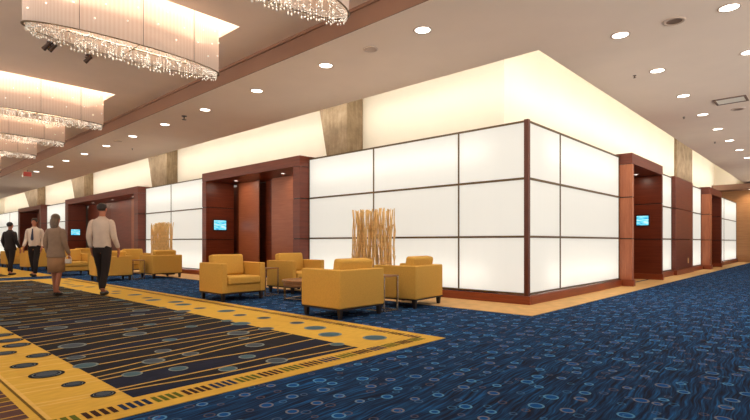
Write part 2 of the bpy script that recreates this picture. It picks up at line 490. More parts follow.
lw = lit_wall('x', [-0.04, -1.39, -3.62, -5.85], 'long backlit white panel wall left of the corner post, behind the armchairs')
lit_wall('y', [0.05, 1.38, 4.92], 'backlit white panel wall right of the corner post, facing the right corridor')
lit_wall('x', [-10.81, -13.6, -15.79], 'backlit panel wall behind the second branch screen, between two wood portals')
lit_wall('x', [-25.05, -29.57], 'narrow backlit panel wall behind the woman, between the two farthest left portals')
lit_wall('x', [-35.1, -39.0, -44.0], 'farthest backlit panel wall at the left edge of the photo')
lit_wall('y', [7.86, 9.0, 10.24], 'narrow backlit panel wall between the near right portal and the wood pier')
lit_wall('y', [12.92, 15.06], 'narrow backlit panel wall between the wood pier and the far right portal')
lit_wall('y', [17.9, 20.6, 24.6], 'backlit panel wall at the far right beside the tan end wall')
pm = boxes('corner_post', [((-0.045, -0.035, ZB[0]-0.03), (0.035, 0.045, ZB[3]+0.03))], M['post'], lw, bevel=0.005)
pm.location = -lw.location
pm['label'] = 'slim dark brown corner post'

# ------------------------------------------------------------------ wood portals
LZ = 3.24
def portal(axis, a0, a1, j0, j1, depth, label, seams, prot=0.3, soffit=2.98):
    """opening between a0..a1 along the wall, jamb widths j0, j1, back of the opening at depth behind the wall plane"""
    t = thing('wood_portal', label, 'portal', (a0 if axis == 'x' else 0, 0 if axis == 'x' else a0, 0))
    off = t.location.copy()
    def P(s, d, z):
        p = Vector((s, -d, z)) if axis == 'x' else Vector((d, s, z))
        return p-off
    def bx(lst, name, mat, bevel=0.004):
        return boxes(name, [(P(*a), P(*b)) for a, b in lst], mat, t, bevel, 1)
    for (s0, s1) in ((a0, a0+j0), (a1-j1, a1)):
        cuts = [0.0, 1.16, 2.17, soffit]
        bx([((s0+0.012, -depth-0.002, 0.0), (s1-0.012, prot-0.012, soffit-0.001))], 'jamb_leak_block', M['dark_leg'])  # added dark filler, keeps light-box glow from leaking through the jamb seams
        for k in range(3):
            bx([((s0, -depth, cuts[k]+(0.012 if k else 0)), (s1, prot, cuts[k+1]-0.012))], 'jamb', M['cherry_jamb_lit'] if (axis == 'y' and s0 == a0) else M['cherry'])
    bx([((a0, -depth-0.45, soffit), (a1, prot, LZ))], 'lintel', M['cherry'])
    bx([((a0-0.006, -depth-0.005, 0), (a0+j0+0.02, prot+0.03, 0.17))], 'plinth', M['cherry_plinth'])
    bx([((a1-j1-0.02, -depth-0.005, 0), (a1+0.006, prot+0.03, 0.17))], 'plinth', M['cherry_plinth'])
    q0, q1 = P(a0+j0+0.03, -depth+0.01, 0.0)+off, P(a1-j1-0.03, -0.085, 0.006)+off
    struct(boxes('trim_%d' % (20+len([o for o in bpy.data.objects if o.name.startswith('wood_portal')])), [(q0, q1)], M['border']), 'beige floor inside the '+label.split(',')[0], 'floor border')
    prev = a0+j0
    for (s0, s1, rec, mk) in seams:
        bx([((s0+0.01, -depth-rec-0.04, 0.02), (s1-0.01, -depth-rec, soffit-0.002))], 'back_panel', M[mk])
    bx([((a0+j0, -depth-0.5, 0), (a1-j1, -depth-0.45, soffit))], 'back_lining', M['cherry'])
    return t
portal('x', -10.79, -5.86, 0.26, 0.28, 0.68, 'large cherry wood portal behind the near armchairs, left of the long lit wall',
       [(-10.53, -10.25, 0.1, 'cherry'), (-10.25, -9.1, 0.0, 'panel_wood'), (-9.1, -8.45, 0.25, 'cherry'), (-8.45, -7.3, 0.0, 'panel_wood'), (-7.3, -6.14, 0.1, 'cherry')])
portal('x', -25.03, -15.8, 0.49, 0.39, 0.52, 'wide cherry wood portal behind the man in the white shirt',
       [(-24.5, -21.4, 0.1, 'cherry'), (-21.4, -18.6, 0.1, 'cherry'), (-18.6, -16.2, 0.0, 'panel_wood')])
portal('x', -35.08, -29.59, 0.52, 0.43, 0.6, 'farthest left cherry wood portal behind the man in a tie', [(-34.5, -32.2, 0.0, 'cherry'), (-32.2, -30.05, 0.0, 'cherry')])
portal('y', 4.94, 7.85, 0.14, 0.11, 0.9, 'near right cherry wood portal with a lit screen inside', [(5.08, 7.74, 0.0, 'cherry')])
portal('y', 15.08, 17.88, 0.42, 0.22, 0.9, 'far right cherry wood portal next to the corridor end', [(15.5, 17.66, 0.0, 'cherry')])
# wood pier between the right-hand lit walls
t = thing('wood_pier', 'flat cherry wood pier below the concrete pillar on the right wall', 'pier', (0, 10.25, 0))
cuts = [0.17, 1.16, 2.17, 3.22]
for k in range(3):
    boxes('pier_panel', [((-0.5, 0, cuts[k]+0.01), (0.12, 2.66, cuts[k+1]-0.01))], M['cherry'], t, 0.004, 1)
boxes('plinth', [((-0.5, 0.0, 0), (0.16, 2.66, 0.17))], M['cherry_plinth'], t, 0.004, 1)
o = boxes('outlet_plate', [((0.121, 12.05, 0.34), (0.129, 12.17, 0.52))], M['plate'])
tag(o, 'small ivory outlet plate low on the wood pier', 'outlet')

# ------------------------------------------------------------------ concrete pillars standing in the cove
def pillar(pts_bottom, pts_top, label):
    bm = bmesh.new()
    z0, z1 = 3.27, 5.58
    a = [bm.verts.new((x, y, z0)) for x, y in pts_bottom]; b = [bm.verts.new((x, y, z1)) for x, y in pts_top]
    n = len(a)
    for i in range(n): bm.faces.new((a[i], a[(i+1) % n], b[(i+1) % n], b[i]))
    bm.faces.new(a[::-1]); bm.faces.new(b)
    o = finish(bm, 'concrete_pillar', M['concrete'], bevel=0.015, seg=1)
    tag(o, label, 'pillar', 'concrete pillars in the light cove')
def pil_left(x0b, x0t, x1, yf, label):
    pillar([(x0b, yf), (x1, yf), (x1, 0.95), (x0b, 0.95)], [(x0t, yf), (x1, yf), (x1, 0.95), (x0t, 0.95)], label)
pil_left(-5.64, -6.16, -4.88, 0.38, 'largest tapered concrete pillar above the long lit wall, by the near left portal')
pil_left(-16.42, -17.15, -15.1, 0.5, 'tapered concrete pillar above the panel wall behind the second branch screen')
pil_left(-26.25, -27.5, -24.8, 0.5, 'tapered concrete pillar above the left end of the wide portal')
pil_left(-35.8, -38.6, -33.9, 0.5, 'farthest tapered concrete pillar at the left, above the last portal')
pillar([(-0.95, 15.2), (-0.85, 15.2), (-0.85, 18.2), (-0.95, 18.2)], [(-0.95, 15.2), (-0.85, 15.2), (-0.85, 18.2), (-0.95, 18.2)],
       'grey concrete pillar on the right wall, above the wood pier')

# ------------------------------------------------------------------ patterned carpet
rnd = random.Random(7)
def rug():
    mats = ['gold', 'gold_line', 'olive_line', 'field_a', 'field_b', 'field_c', 'teal', 'slate', 'ring', 'bar_navy', 'bar_green', 'bar_brown', 'bar_plum', 'bar_olive']
    ix = {k: i for i, k in enumerate(mats)}
    bm = bmesh.new()
    def quad(p, z, mi):
        f = bm.faces.new([bm.verts.new((x, y, z)) for x, y in p]); f.material_index = ix[mi]
    def rect(x0, y0, x1, y1, z, mi): quad([(x0, y0), (x1, y0), (x1, y1), (x0, y1)], z, mi)
    def disc(x, y, r, z, fill, rim):
        n = 28
        c = bm.faces.new([bm.verts.new((x+r*0.8*math.cos(2*PI*i/n), y+r*0.8*math.sin(2*PI*i/n), z+0.001)) for i in range(n)]); c.material_index = ix[fill]
        c = bm.faces.new([bm.verts.new((x+r*math.cos(2*PI*i/n), y+r*math.sin(2*PI*i/n), z)) for i in range(n)]); c.material_index = ix[rim]
    X0, X1, Y0, Y1 = -13.0, 0.68, -8.0, -3.42
    FX1, FY0, FY1 = 0.33, -6.66, -4.45
    # pile edge and gold ground
    box(bm, (X0, Y0, 0.0), (X1, Y1, 0.004), ix['gold'])
    # field: wedges of dark carpet between wandering gold lines that run across the field
    cuts = [(FX1, FX1, FX1, FX1)]
    x = FX1-0.12; tilt = 0.16
    while x > X0+0.4:
        tilt = max(-0.2, min(0.3, tilt+rnd.uniform(-0.16, 0.14)))
        w = rnd.uniform(-0.05, 0.05)
        c = [x+tilt, x+tilt*0.4+w, x-tilt*0.3-w, x-tilt]
        c = [min(v, q-0.07) for v, q in zip(c, cuts[-1])]
        cuts.append(tuple(c)); x = sum(c)/4 - rnd.choice((0.18, 0.26, 0.34, 0.44))
    ys = [FY1, FY1+(FY0-FY1)/3, FY1+2*(FY0-FY1)/3, FY0]
    def spl(c, u):
        p = u*3; i = min(2, int(p)); f = p-i; f = f*f*(3-2*f)*0.5+f*0.5
        return c[i]*(1-f)+c[i+1]*f
    N = 9
    for k in range(len(cuts)-1):
        mi = rnd.choice(('field_a', 'field_b', 'field_c', 'field_a'))
        for j in range(N):
            u0, u1 = j/N, (j+1)/N
            ya, yb = FY1+(FY0-FY1)*u0, FY1+(FY0-FY1)*u1
            a0, a1 = spl(cuts[k], u0), spl(cuts[k], u1); b0, b1 = spl(cuts[k+1], u0), spl(cuts[k+1], u1)
            quad([(b0, ya), (a0, ya), (a1, yb), (b1, yb)], 0.005, mi)
            if k > 0:
                h = 0.014
                quad([(a0-h, ya), (a0+h, ya), (a1+h, yb), (a1-h, yb)], 0.0065, 'olive_line')
        # the line carries on, paler, into the near border
        if k > 0:
            e = cuts[k][3]
            quad([(e-0.013, FY0), (e+0.013, FY0), (e-0.03, -7.16), (e-0.056, -7.16)], 0.0055, 'gold_line')
    # spots in the field
    placed = []
    for _ in range(900):
        x = rnd.uniform(-12.5, 0.2); y = rnd.uniform(FY0-0.02, FY1+0.02); r = rnd.choice((0.06, 0.08, 0.10, 0.13))
        if all((x-a)**2+(y-b)**2 > (r+c+0.14)**2 for a, b, c in placed):
            placed.append((x, y, r)); disc(x, y, r, 0.0078, rnd.choice(('teal', 'slate', 'slate')), 'ring')
        if len(placed) > 95: break
    # spots in the far and near gold borders
    x = 0.1
    while x > -12.5:
        r = rnd.choice((0.1, 0.14, 0.12)); y = rnd.uniform(-4.2, -3.85)
        disc(x, y, r, 0.0075, 'teal' if r > 0.13 else 'slate', 'ring'); x -= rnd.uniform(0.45, 0.8)
    x = 0.1
    while x > -12.5:
        r = rnd.choice((0.07, 0.09, 0.11)); y = rnd.uniform(-7.0, -6.75); disc(x, y, r*1.15, 0.0070, 'ring', 'field_c'); disc(x, y, r*0.85, 0.0088, 'slate', 'field_b'); x -= rnd.uniform(0.32, 0.5)
    # groups of bars along the end border
    y = -3.62; k = 0
    seq = ['bar_green', 'bar_brown', 'bar_green', 'bar_navy', 'bar_brown', 'bar_green', 'bar_navy', 'bar_brown']
    while y > -7.05:
        for j in range(4): rect(0.42, y-0.033, 0.56, y, 0.0058, seq[k % 8]); y -= 0.05
        y -= 0.014; k += 1
    # bars along the far border edge
    x = 0.45; k = 0
    while x > -12.8:
        for j in range(4): rect(x-0.035, -3.66, x, -3.55, 0.0058, ('bar_plum', 'bar_brown', 'bar_plum', 'bar_olive')[k % 4]); x -= 0.055
        x -= 0.02; k += 1
    # near edge band: long brown bars
    rect(X0+0.1, -7.185, 0.40, -7.16, 0.0058, 'gold_line'); rect(X0+0.1, -7.205, 0.40, -7.188, 0.0058, 'bar_olive')
    x = 0.28
    while x > -12.8:
        w_ = rnd.choice((0.09, 0.11, 0.13)); rect(x-w_, -7.9, x, -7.25, 0.0058, rnd.choice(('bar_brown', 'bar_plum', 'bar_plum', 'bar_olive'))); x -= w_+0.018
    o = finish(bm, 'patterned_carpet', [M[k] for k in mats])
    tag(o, 'dark patterned carpet with gold borders, wavy lines and round spots in the foreground', 'carpet')
    bm = bmesh.new()
    box(bm, (-30, -8.0, 0.0), (-14.4, -3.38, 0.004), ix['gold'])
    rect(-29.6, -6.66, -15.0, -4.45, 0.005, 'field_a')
    x = -15.1
    while x > -29:
        rect(x-0.015, -6.66, x+0.015, -4.45, 0.0058, 'olive_line'); x -= rnd.uniform(0.2, 0.4)
    for _ in range(40): disc(rnd.uniform(-29, -15), rnd.uniform(-6.5, -4.6), 0.12, 0.0066, 'slate', 'ring')
    o = finish(bm, 'patterned_carpet', [M[k] for k in mats])
    tag(o, 'second gold bordered carpet far left under the walking man in a tie', 'carpet')
rug()

# ------------------------------------------------------------------ chandeliers
ZD0, ZD1 = 3.83, 4.86
A_, B_ = 0.35, 1.34
YC = -5.165
def ell(a, k=1.0): return (A_*k*math.cos(a), B_*k*math.sin(a))
def chandelier():
    t = thing('chandelier', '', 'chandelier', (DRUMS[1], YC, ZD0), 0, 'long oval crystal chandeliers in the high ceiling')
    n = 96
    bm = bmesh.new(); uv = bm.loops.layers.uv.new('UVMap')
    lo = [bm.verts.new((*ell(2*PI*i/n), 0)) for i in range(n)]; hi = [bm.verts.new((*ell(2*PI*i/n), ZD1-ZD0)) for i in range(n)]
    for i in range(n):
        f = bm.faces.new((lo[i], lo[(i+1) % n], hi[(i+1) % n], hi[i]))
        for lp, (u, v) in zip(f.loops, ((i, 0), (i+1, 0), (i+1, 1), (i, 1))): lp[uv].uv = (u/n, v)
    o = shade = finish(bm, 'drum_shade', M['drum'], t, smooth=True)
    so = o.modifiers.new('thick', 'SOLIDIFY'); so.thickness = 0.006
    bm = bmesh.new()
    for z0, z1, k0, k1 in ((-0.007, 0.007, 0.99, 1.012),):
        rings = []
        for k, z in ((k0, z0), (k1, z0), (k1, z1), (k0, z1)):
            rings.append([bm.verts.new((*ell(2*PI*i/n, k), z)) for i in range(n)])
        for a, b in zip(rings, rings[1:]+rings[:1]):
            for i in range(n): bm.faces.new((a[i], a[(i+1) % n], b[(i+1) % n], b[i]))
    finish(bm, 'bottom_rim', M['bronze'], t, smooth=True)
    for a in (0.62, 0.0, -0.62, PI, PI-0.62, PI+0.62):
        x, y = ell(a, 1.004); bm = bmesh.new(); tube(bm, (x, y, 0), (x, y, ZD1-ZD0), 0.004, n=6)
        finish(bm, 'shade_seam', M['grille'], shade)
    # hanging strings of beads
    r = random.Random(3); bm = bmesh.new()
    def bead(x, y, z, s):
        vs = [bm.verts.new((x+s*dx, y+s*dy, z+1.25*s*dz)) for dx, dy, dz in ((1, 0, 0), (0, 1, 0), (-1, 0, 0), (0, -1, 0), (0, 0, 1), (0, 0, -1))]
        for i in range(4):
            bm.faces.new((vs[i], vs[(i+1) % 4], vs[4])); bm.faces.new((vs[(i+1) % 4], vs[i], vs[5]))
    def strand(x, y, ln):
        z = 0.06
        while z > -ln:
            bead(x, y, z, r.choice((0.006, 0.008, 0.010))); z -= r.uniform(0.026, 0.04)
        bead(x, y, -ln, 0.014)
    for i in range(150):
        x, y = ell(2*PI*i/150, 0.97); strand(x, y, r.choice((0.045, 0.065, 0.085)))
    for i in range(150):
        a = r.uniform(0, 2*PI); k = math.sqrt(r.uniform(0, 0.86)); x, y = ell(a, k)
        strand(x, y, r.choice((0.03, 0.05, 0.07, 0.09)))
    o = finish(bm, 'crystal_strings', M['crystal'], t)
    o['kind'] = 'stuff'; o['label'] = 'sparkling clear crystal strings hanging below the shade'
    bm = bmesh.new(); bmesh.ops.create_icosphere(bm, subdivisions=1, radius=0.011)
    b0 = finish(bm, 'light_point', M['bulb'], shade, smooth=True)
    first = True
    for i in range(26):
        a = -1.35+2.7*(i+0.5)/26; x, y = ell(a, 1.01); z = 0.16+0.6*((i*0.381966) % 1.0)
        if first: b0.location = (x, y, z); first = False
        else:
            c = b0.copy(); COL.objects.link(c); c.parent = shade; c.location = (x, y, z)
    # hanging rods up into the recess
    for y in (-0.8, 0.8):
        bm = bmesh.new(); tube(bm, (0, y, 0.05), (0, y, 5.0-ZD0), 0.012)
        finish(bm, 'hanging_rod', M['chrome'], t)
    bm = bmesh.new(); tube(bm, (0, -0.85, 0.05), (0, 0.85, 0.05), 0.015); tube(bm, (-A_+0.02, 0, 0.05), (A_-0.02, 0, 0.05), 0.012)
    finish(bm, 'inner_frame', M['chrome'], t)
    return t
ch = chandelier()
names = ['nearest crystal chandelier, only its bottom fringe showing at the top edge',
         'big crystal chandelier at upper left, its whole oval length in view',
         'crystal chandelier at the left edge, third from the front, below a bright recess',
         'fourth crystal chandelier from the front, tucked behind the third at left',
         'fifth crystal chandelier from the front, low at the left edge',
         'farthest crystal chandelier, a sliver at the left edge']
for i, c in enumerate(DRUMS):
    if i == 1: ch['label'] = names[1]
    else: dup(ch, (c, YC, ZD0), 0, names[i])
    area('chandelier_lamp', (c, YC, ZD0+0.30), (0, 0, -1), 0.5, 1.9, P_DRUM*0.7, WARM)
    area('chandelier_lamp', (c, YC, ZD0+0.32), (0, 0, 1), 0.5, 1.9, P_DRUM*3.5, WARM)

# ------------------------------------------------------------------ ceiling fixtures
def downlight_proto(name, r, lens):
    t = thing(name, '', 'downlight')
    bm = bmesh.new()
    rg = lathe(bm, [(r*0.86, 0.001), (r*0.90, -0.008), (r*1.08, -0.006), (r*1.1, 0.001)], 28)
    finish(bm, 'trim_ring', M['trim_ring'], t, smooth=True)
    bm = bmesh.new()
    rg = lathe(bm, [(r*0.88, 0.0005), (r*0.88, -0.004)], 28); cap(bm, rg[1]); cap(bm, rg[0][::-1])
    finish(bm, 'lens', M[lens], t)
    return t
ORD = ['first', 'second', 'third', 'fourth', 'fifth', 'sixth', 'seventh', 'eighth', 'ninth', 'tenth', 'eleventh', 'twelfth', 'thirteenth', 'fourteenth']
dl = downlight_proto('recessed_downlight', 0.125, 'lens')
used = [False]
def put_down(x, y, z, label, group, lamp=True, power=P_DOWN):
    if not used[0]:
        dl.location = (x, y, z); dl['label'] = label; dl['group'] = group; used[0] = True
    else: dup(dl, (x, y, z), 0, label, group)
    if lamp:
        d = bpy.data.lights.new('downlight_lamp', 'AREA'); d.shape = 'DISK'; d.size = 0.2; d.energy = power; d.color = WARM
        d.spread = math.radians(150)
        o = bpy.data.objects.new('downlight_lamp', d); COL.objects.link(o); o.location = (x, y, z-0.02)
for i in range(12):
    put_down(-0.53-2.13*i, -2.26, ZC, 'round ceiling downlight, %s from the right in the row along the left wall' % ORD[i], 'downlights along the left wall')
for i in range(8):
    put_down(1.53, -0.10+2.1*i, ZC, 'round ceiling downlight, %s from the front in the row nearest the right wall' % ORD[i], 'downlights along the right wall')
for i in range(3):
    put_down(2.86, -0.05+2.1*i, ZC, 'round ceiling downlight, %s from the front in the outer right row' % ORD[i], 'downlights in the outer right row')
put_down(0.7, 24.1, 3.82, 'round downlight in the lowered ceiling at the corridor end', 'downlights in the lowered ceiling', power=14)

sd = downlight_proto('portal_downlight', 0.06, 'small_lens'); used2 = [False]
def put_small(x, y, z, label, power=5):
    z -= 0.003
    if not used2[0]: sd.location = (x, y, z); sd['label'] = label; sd['group'] = 'small downlights inside the portals'; used2[0] = True
    else: dup(sd, (x, y, z), 0, label, 'small downlights inside the portals')
    d = bpy.data.lights.new('portal_lamp', 'AREA'); d.shape = 'DISK'; d.size = 0.1; d.energy = power; d.color = WARM
    o = bpy.data.objects.new('portal_lamp', d); COL.objects.link(o); o.location = (x, y, z-0.03)
put_small(-9.7, 0.25, 2.98, 'small downlight on the left under the lintel of the near left portal', 6)
put_small(-7.3, 0.25, 2.98, 'small downlight on the right under the lintel of the near left portal', 6)
put_small(-22.4, 0.2, 2.98, 'small downlight on the left under the lintel of the wide portal', 6)
put_small(-19.9, 0.2, 2.98, 'small downlight in the middle under the lintel of the wide portal', 6)
put_small(-17.6, 0.2, 2.98, 'small downlight on the right under the lintel of the wide portal', 6)
put_small(-0.22, 7.15, 2.98, 'small downlight under the lintel of the near right portal', 3.5)
put_small(-0.4, 16.6, 2.98, 'small downlight under the lintel of the far right portal', 3.5)

def ring_fixture(name, x, y, r, mat, label, cat):
    bm = bmesh.new()
    rg = lathe(bm, [(r*0.7, 0), (r*0.72, -0.012), (r, -0.010), (r*1.03, 0)], 24); 
    o = finish(bm, name, M['trim_ring'], smooth=True); o.location = (x, y, ZC)
    bm = bmesh.new(); rg = lathe(bm, [(r*0.72, -0.001), (r*0.72, -0.008)], 24); cap(bm, rg[1]); cap(bm, rg[0][::-1])
    finish(bm, 'grille', M[mat], o)
    tag(o, label, cat)
ring_fixture('ceiling_speaker', -1.58, -2.26, 0.12, 'trim_ring', 'pale ring shaped ceiling speaker between the two nearest left downlights', 'speaker')
ring_fixture('ceiling_speaker', 2.23, -0.09, 0.14, 'grille', 'dark round ceiling speaker between the two nearest right downlights', 'speaker')
ring_fixture('ceiling_speaker', -12.25, -2.3, 0.12, 'trim_ring', 'small pale ceiling speaker in the far left downlight row', 'speaker')
ring_fixture('ceiling_speaker', 2.23, 6.18, 0.14, 'grille', 'dark round ceiling speaker beyond the air vent at right', 'speaker')
def sprinkler(x, y, label, s=1.0):
    bm = bmesh.new()
    lathe(bm, [(0.001, 0.0), (0.05*s, 0.0), (0.045*s, -0.012*s), (0.014*s, -0.016*s), (0.012*s, -0.06*s), (0.04*s, -0.066*s), (0.04*s, -0.072*s), (0.001, -0.076*s)], 14)
    o = finish(bm, 'sprinkler', M['dark_metal'], smooth=False); o.location = (x, y, ZC)
    tag(o, label, 'sprinkler')
sprinkler(1.15, 2.01, 'small dark sprinkler beside the second downlight of the right row', 0.6)
sprinkler(1.14, 6.17, 'small dark sprinkler beside the fourth downlight of the right row', 0.6)
sprinkler(1.16, 10.37, 'small dark sprinkler beside the sixth downlight of the right row', 0.6)
sprinkler(-7.84, -2.32, 'larger dark brown sprinkler head in the left downlight row', 1.3)
sprinkler(-13.2, -1.5, 'tiny sprinkler close to the cove edge of the left ceiling', 0.6)
t = thing('air_vent', 'rectangular ceiling air vent near the right edge', 'vent', (2.22, 5.17, ZC))
boxes('vent_frame', [((-0.29, -0.26, -0.02), (0.29, -0.22, 0)), ((-0.29, 0.22, -0.02), (0.29, 0.26, 0)), ((-0.29, -0.22, -0.02), (-0.25, 0.22, 0)), ((0.25, -0.22, -0.02), (0.29, 0.22, 0))], M['grille'], t)
for k in range(6):
    boxes('vent_slat', [((-0.25, -0.205+0.07*k, -0.016), (0.25, -0.155+0.07*k, -0.006))], M['white'], t)
boxes('vent_backing', [((-0.25, -0.22, -0.003), (0.25, 0.22, 0.0))], M['grille'], t)
t = thing('exit_sign', 'small glowing red ceiling sign at far left', 'sign', (-21.5, -2.66, ZC))
boxes('sign_box', [((-0.02, -0.16, -0.3), (0.02, 0.16, -0.08))], M['trim_ring'], t)
boxes('sign_face', [((0.02, -0.14, -0.28), (0.026, 0.14, -0.10))], M['exit_red'], t)
bm = bmesh.new(); tube(bm, (0, 0, -0.08), (0, 0, 0), 0.012); finish(bm, 'stem', M['dark_metal'], t)

def spot(x, y, label, aim, n=2):
    t = thing('spotlight', label, 'spotlight', (x, y, ZU))
    bm = bmesh.new(); rg = lathe(bm, [(0.05, 0.0), (0.05, -0.02), (0.012, -0.022), (0.012, -0.06)], 16); cap(bm, rg[0]); cap(bm, rg[-1])
    finish(bm, 'mount', M['dark_metal'], t)
    d = Vector(aim).normalized()
    for q in range(n):
        c = Vector((0.0, 0.09*(q-(n-1)/2), -0.075)); bm = bmesh.new()
        tube(bm, c-d*0.07, c+d*0.09, 0.032, 0.038, 14); finish(bm, 'lamp_head', M['dark_metal'], t, bevel=0.004, seg=1)
    bm = bmesh.new(); tube(bm, (0, -0.06, -0.058), (0, 0.06, -0.058), 0.01); finish(bm, 'bracket', M['dark_metal'], t)
spot(-5.95, -5.62, 'dark twin spotlight on the high ceiling, left one behind the big chandelier fringe', (-0.5, -0.5, -0.7))
spot(-6.10, -4.98, 'dark small spotlight on the high ceiling, right one behind the big chandelier fringe', (-0.5, -0.5, -0.7), 1)

# ------------------------------------------------------------------ screens on the portal walls
def screen(loc, facing, w, h, label):
    t = thing('display_screen', label, 'screen', loc, facing, 'wall screens in the portals')
    # local: faces +x
    boxes('screen_frame', [((0, -w/2-0.03, -h/2-0.03), (0.03, w/2+0.03, h/2+0.03))], M['screen_frame'], t, 0.004, 1)
    boxes('screen_picture', [((0.03, -w/2, -h/2), (0.033, w/2, h/2))], M['screen'], t)
    return t
screen((-10.528, 0.165, 1.62), 0, 0.42, 0.30, 'lit blue screen on the left jamb of the near left portal')
screen((-24.538, 0.03, 1.58), 0, 0.40, 0.28, 'lit blue screen in the wide portal, left of the walking man')
screen((-0.19, 7.738, 1.70), -PI/2, 0.31, 0.27, 'lit blue screen inside the near right portal')

# ------------------------------------------------------------------ armchairs
def armchair():
    t = thing('armchair', '', 'armchair', (0, 0, 0), 0, 'mustard lounge armchairs')
    F = M['fabric']
    X0, X1, Yh = -0.43, 0.41, 0.46
    boxes('base_frame', [((X0+0.008, -Yh+0.008, 0.152), (X1-0.012, Yh-0.008, 0.30))], F, t, 0.012, 2)
    boxes('base_rail', [((X0+0.005, -Yh+0.005, 0.128), (X1-0.01, Yh-0.005, 0.150))], M['dark_leg'], t)
    for s in (-1, 1):
        boxes('arm', [((X0+0.006, s*Yh, 0.150), (X1, s*(Yh-0.115), 0.69))], F, t, 0.016, 3)
    boxes('backrest', [((X0, -Yh+0.012, 0.150), (X0+0.16, Yh-0.012, 0.688))], F, t, 0.016, 3)
    boxes('seat_cushion', [((X0+0.15, -Yh+0.12, 0.30), (X1+0.03, Yh-0.12, 0.445))], F, t, 0.035, 4)
    bm = bmesh.new()
    rot = Matrix.Translation((X0+0.25, 0, 0.44)) @ Matrix.Rotation(math.radians(-9), 4, 'Y')
    box(bm, (-0.085, -Yh+0.122, 0.0), (0.085, Yh-0.122, 0.40), mat=rot)
    finish(bm, 'back_cushion', F, t, bevel=0.045, seg=4)
    for sx in (X0+0.06, X1-0.06):
        for sy in (-1, 1):
            bm = bmesh.new()
            y = sy*(Yh-0.06)
            v0 = [bm.verts.new((sx+a*0.022, y+b*0.022, 0.0)) for a, b in ((-1, -1), (1, -1), (1, 1), (-1, 1))]
            v1 = [bm.verts.new((sx+a*0.032, y+b*0.032, 0.13)) for a, b in ((-1, -1), (1, -1), (1, 1), (-1, 1))]
            for i in range(4): bm.faces.new((v0[i], v0[(i+1) % 4], v1[(i+1) % 4], v1[i]))
            bm.faces.new(v0[::-1]); bm.faces.new(v1)
            finish(bm, 'leg', M['dark_leg'], t)
    return t
arm = armchair()
CH = [((-4.56, -2.955), 0, 'mustard armchair facing right, front seat showing, nearest the left portal screen'),
      ((-4.69, -1.33), 3, 'mustard armchair behind the small side table, facing right before the near left portal'),
      ((-1.53, -2.92), 180, 'nearest mustard armchair seen from behind, largest in the photo'),
      ((-1.53, -1.36), 187, 'mustard armchair turned away, beside the long lit wall, right of the branch screen'),
      ((-11.15, -1.45), 184, 'mustard armchair seen from behind, in front of the second branch screen'),
      ((-11.15, -2.87), 174, 'mustard armchair seen from behind the legs of the man in white shirt'),
      ((-14.50, -2.93), 2, 'mustard armchair facing right, between the woman and the man in white shirt'),
      ((-14.00, -1.10), 2, 'mustard armchair mostly hidden behind the far group of armchairs'),
      ((-18.4, -3.0), 183, 'distant mustard armchair behind the man in a tie'),
      ((-18.2, -1.5), 180, 'distant mustard armchair between the woman and the lit wall'),
      ((-21.8, -3.0), 2, 'farthest mustard armchair at the left edge behind the person in black')]
for i, ((x, y), a, lab) in enumerate(CH):
    if i == 0: arm.location = (x, y, 0.0); arm.rotation_euler = (0, 0, math.radians(a)); arm['label'] = lab
    else: dup(arm, (x, y, 0.0045 if i in (8, 10) else 0), math.radians(a), lab)

# ------------------------------------------------------------------ tables
def side_table():
    t = thing('side_table', '', 'side table', (0, 0, 0), 0, 'small chrome side tables')
    boxes('table_top', [((-0.19, -0.18, 0.535), (0.19, 0.18, 0.56))], M['table_top'], t, 0.003, 1)
    for sy in (-1, 1):
        boxes('post', [((0.16, sy*0.165-0.011, 0.0), (0.185, sy*0.165+0.011, 0.535))], M['chrome'], t)
        boxes('foot', [((-0.18, sy*0.165-0.011, 0.0), (0.16, sy*0.165+0.011, 0.018))], M['chrome'], t)
    boxes('foot_bar', [((0.16, -0.154, 0.0), (0.185, 0.154, 0.018))], M['chrome'], t)
    return t
st = side_table()
ST = [((-4.58, -2.18), 5, 'small chrome side table between the two armchairs facing right'),
      ((-1.365, -2.215), 2, 'small chrome side table between the two nearest armchairs turned away'),
      ((-11.1, -2.2), 3, 'small chrome side table between the two far armchairs turned away')]
for i, ((x, y), a, lab) in enumerate(ST):
    if i == 0: st.location = (x, y, 0); st.rotation_euler = (0, 0, math.radians(a)); st['label'] = lab
    else: dup(st, (x, y, 0), math.radians(a), lab)
t = thing('coffee_table', 'low round coffee table half hidden behind the nearest armchair', 'coffee table', (-3.40, -2.10, 0))
bm = bmesh.new(); rg = lathe(bm, [(0.42, 0.335), (0.45, 0.34), (0.45, 0.37), (0.44, 0.378)], 36); cap(bm, rg[0][::-1]); cap(bm, rg[-1])
finish(bm, 'table_top', M['table_top'], t, smooth=False)
bm = bmesh.new(); rg = lathe(bm, [(0.40, 0.26), (0.42, 0.26), (0.42, 0.335), (0.40, 0.335)], 36)
finish(bm, 'apron', M['tan_wood'], t, smooth=True)
for k in range(4):
    a = PI/4+0.3+k*PI/2; bm = bmesh.new()
    x, y = 0.40*math.cos(a), 0.40*math.sin(a)
    box(bm, (x-0.016, y-0.016, 0), (x+0.016, y+0.016, 0.335)); finish(bm, 'leg', M['chrome'], t)
bm = bmesh.new()
for k in range(4):
    a = PI/4+0.3+k*PI/2; b = a+PI/2
    tube(bm, (0.39*math.cos(a), 0.39*math.sin(a), 0.03), (0.39*math.cos(b), 0.39*math.sin(b), 0.03), 0.008)
finish(bm, 'stretcher', M['chrome'], t)

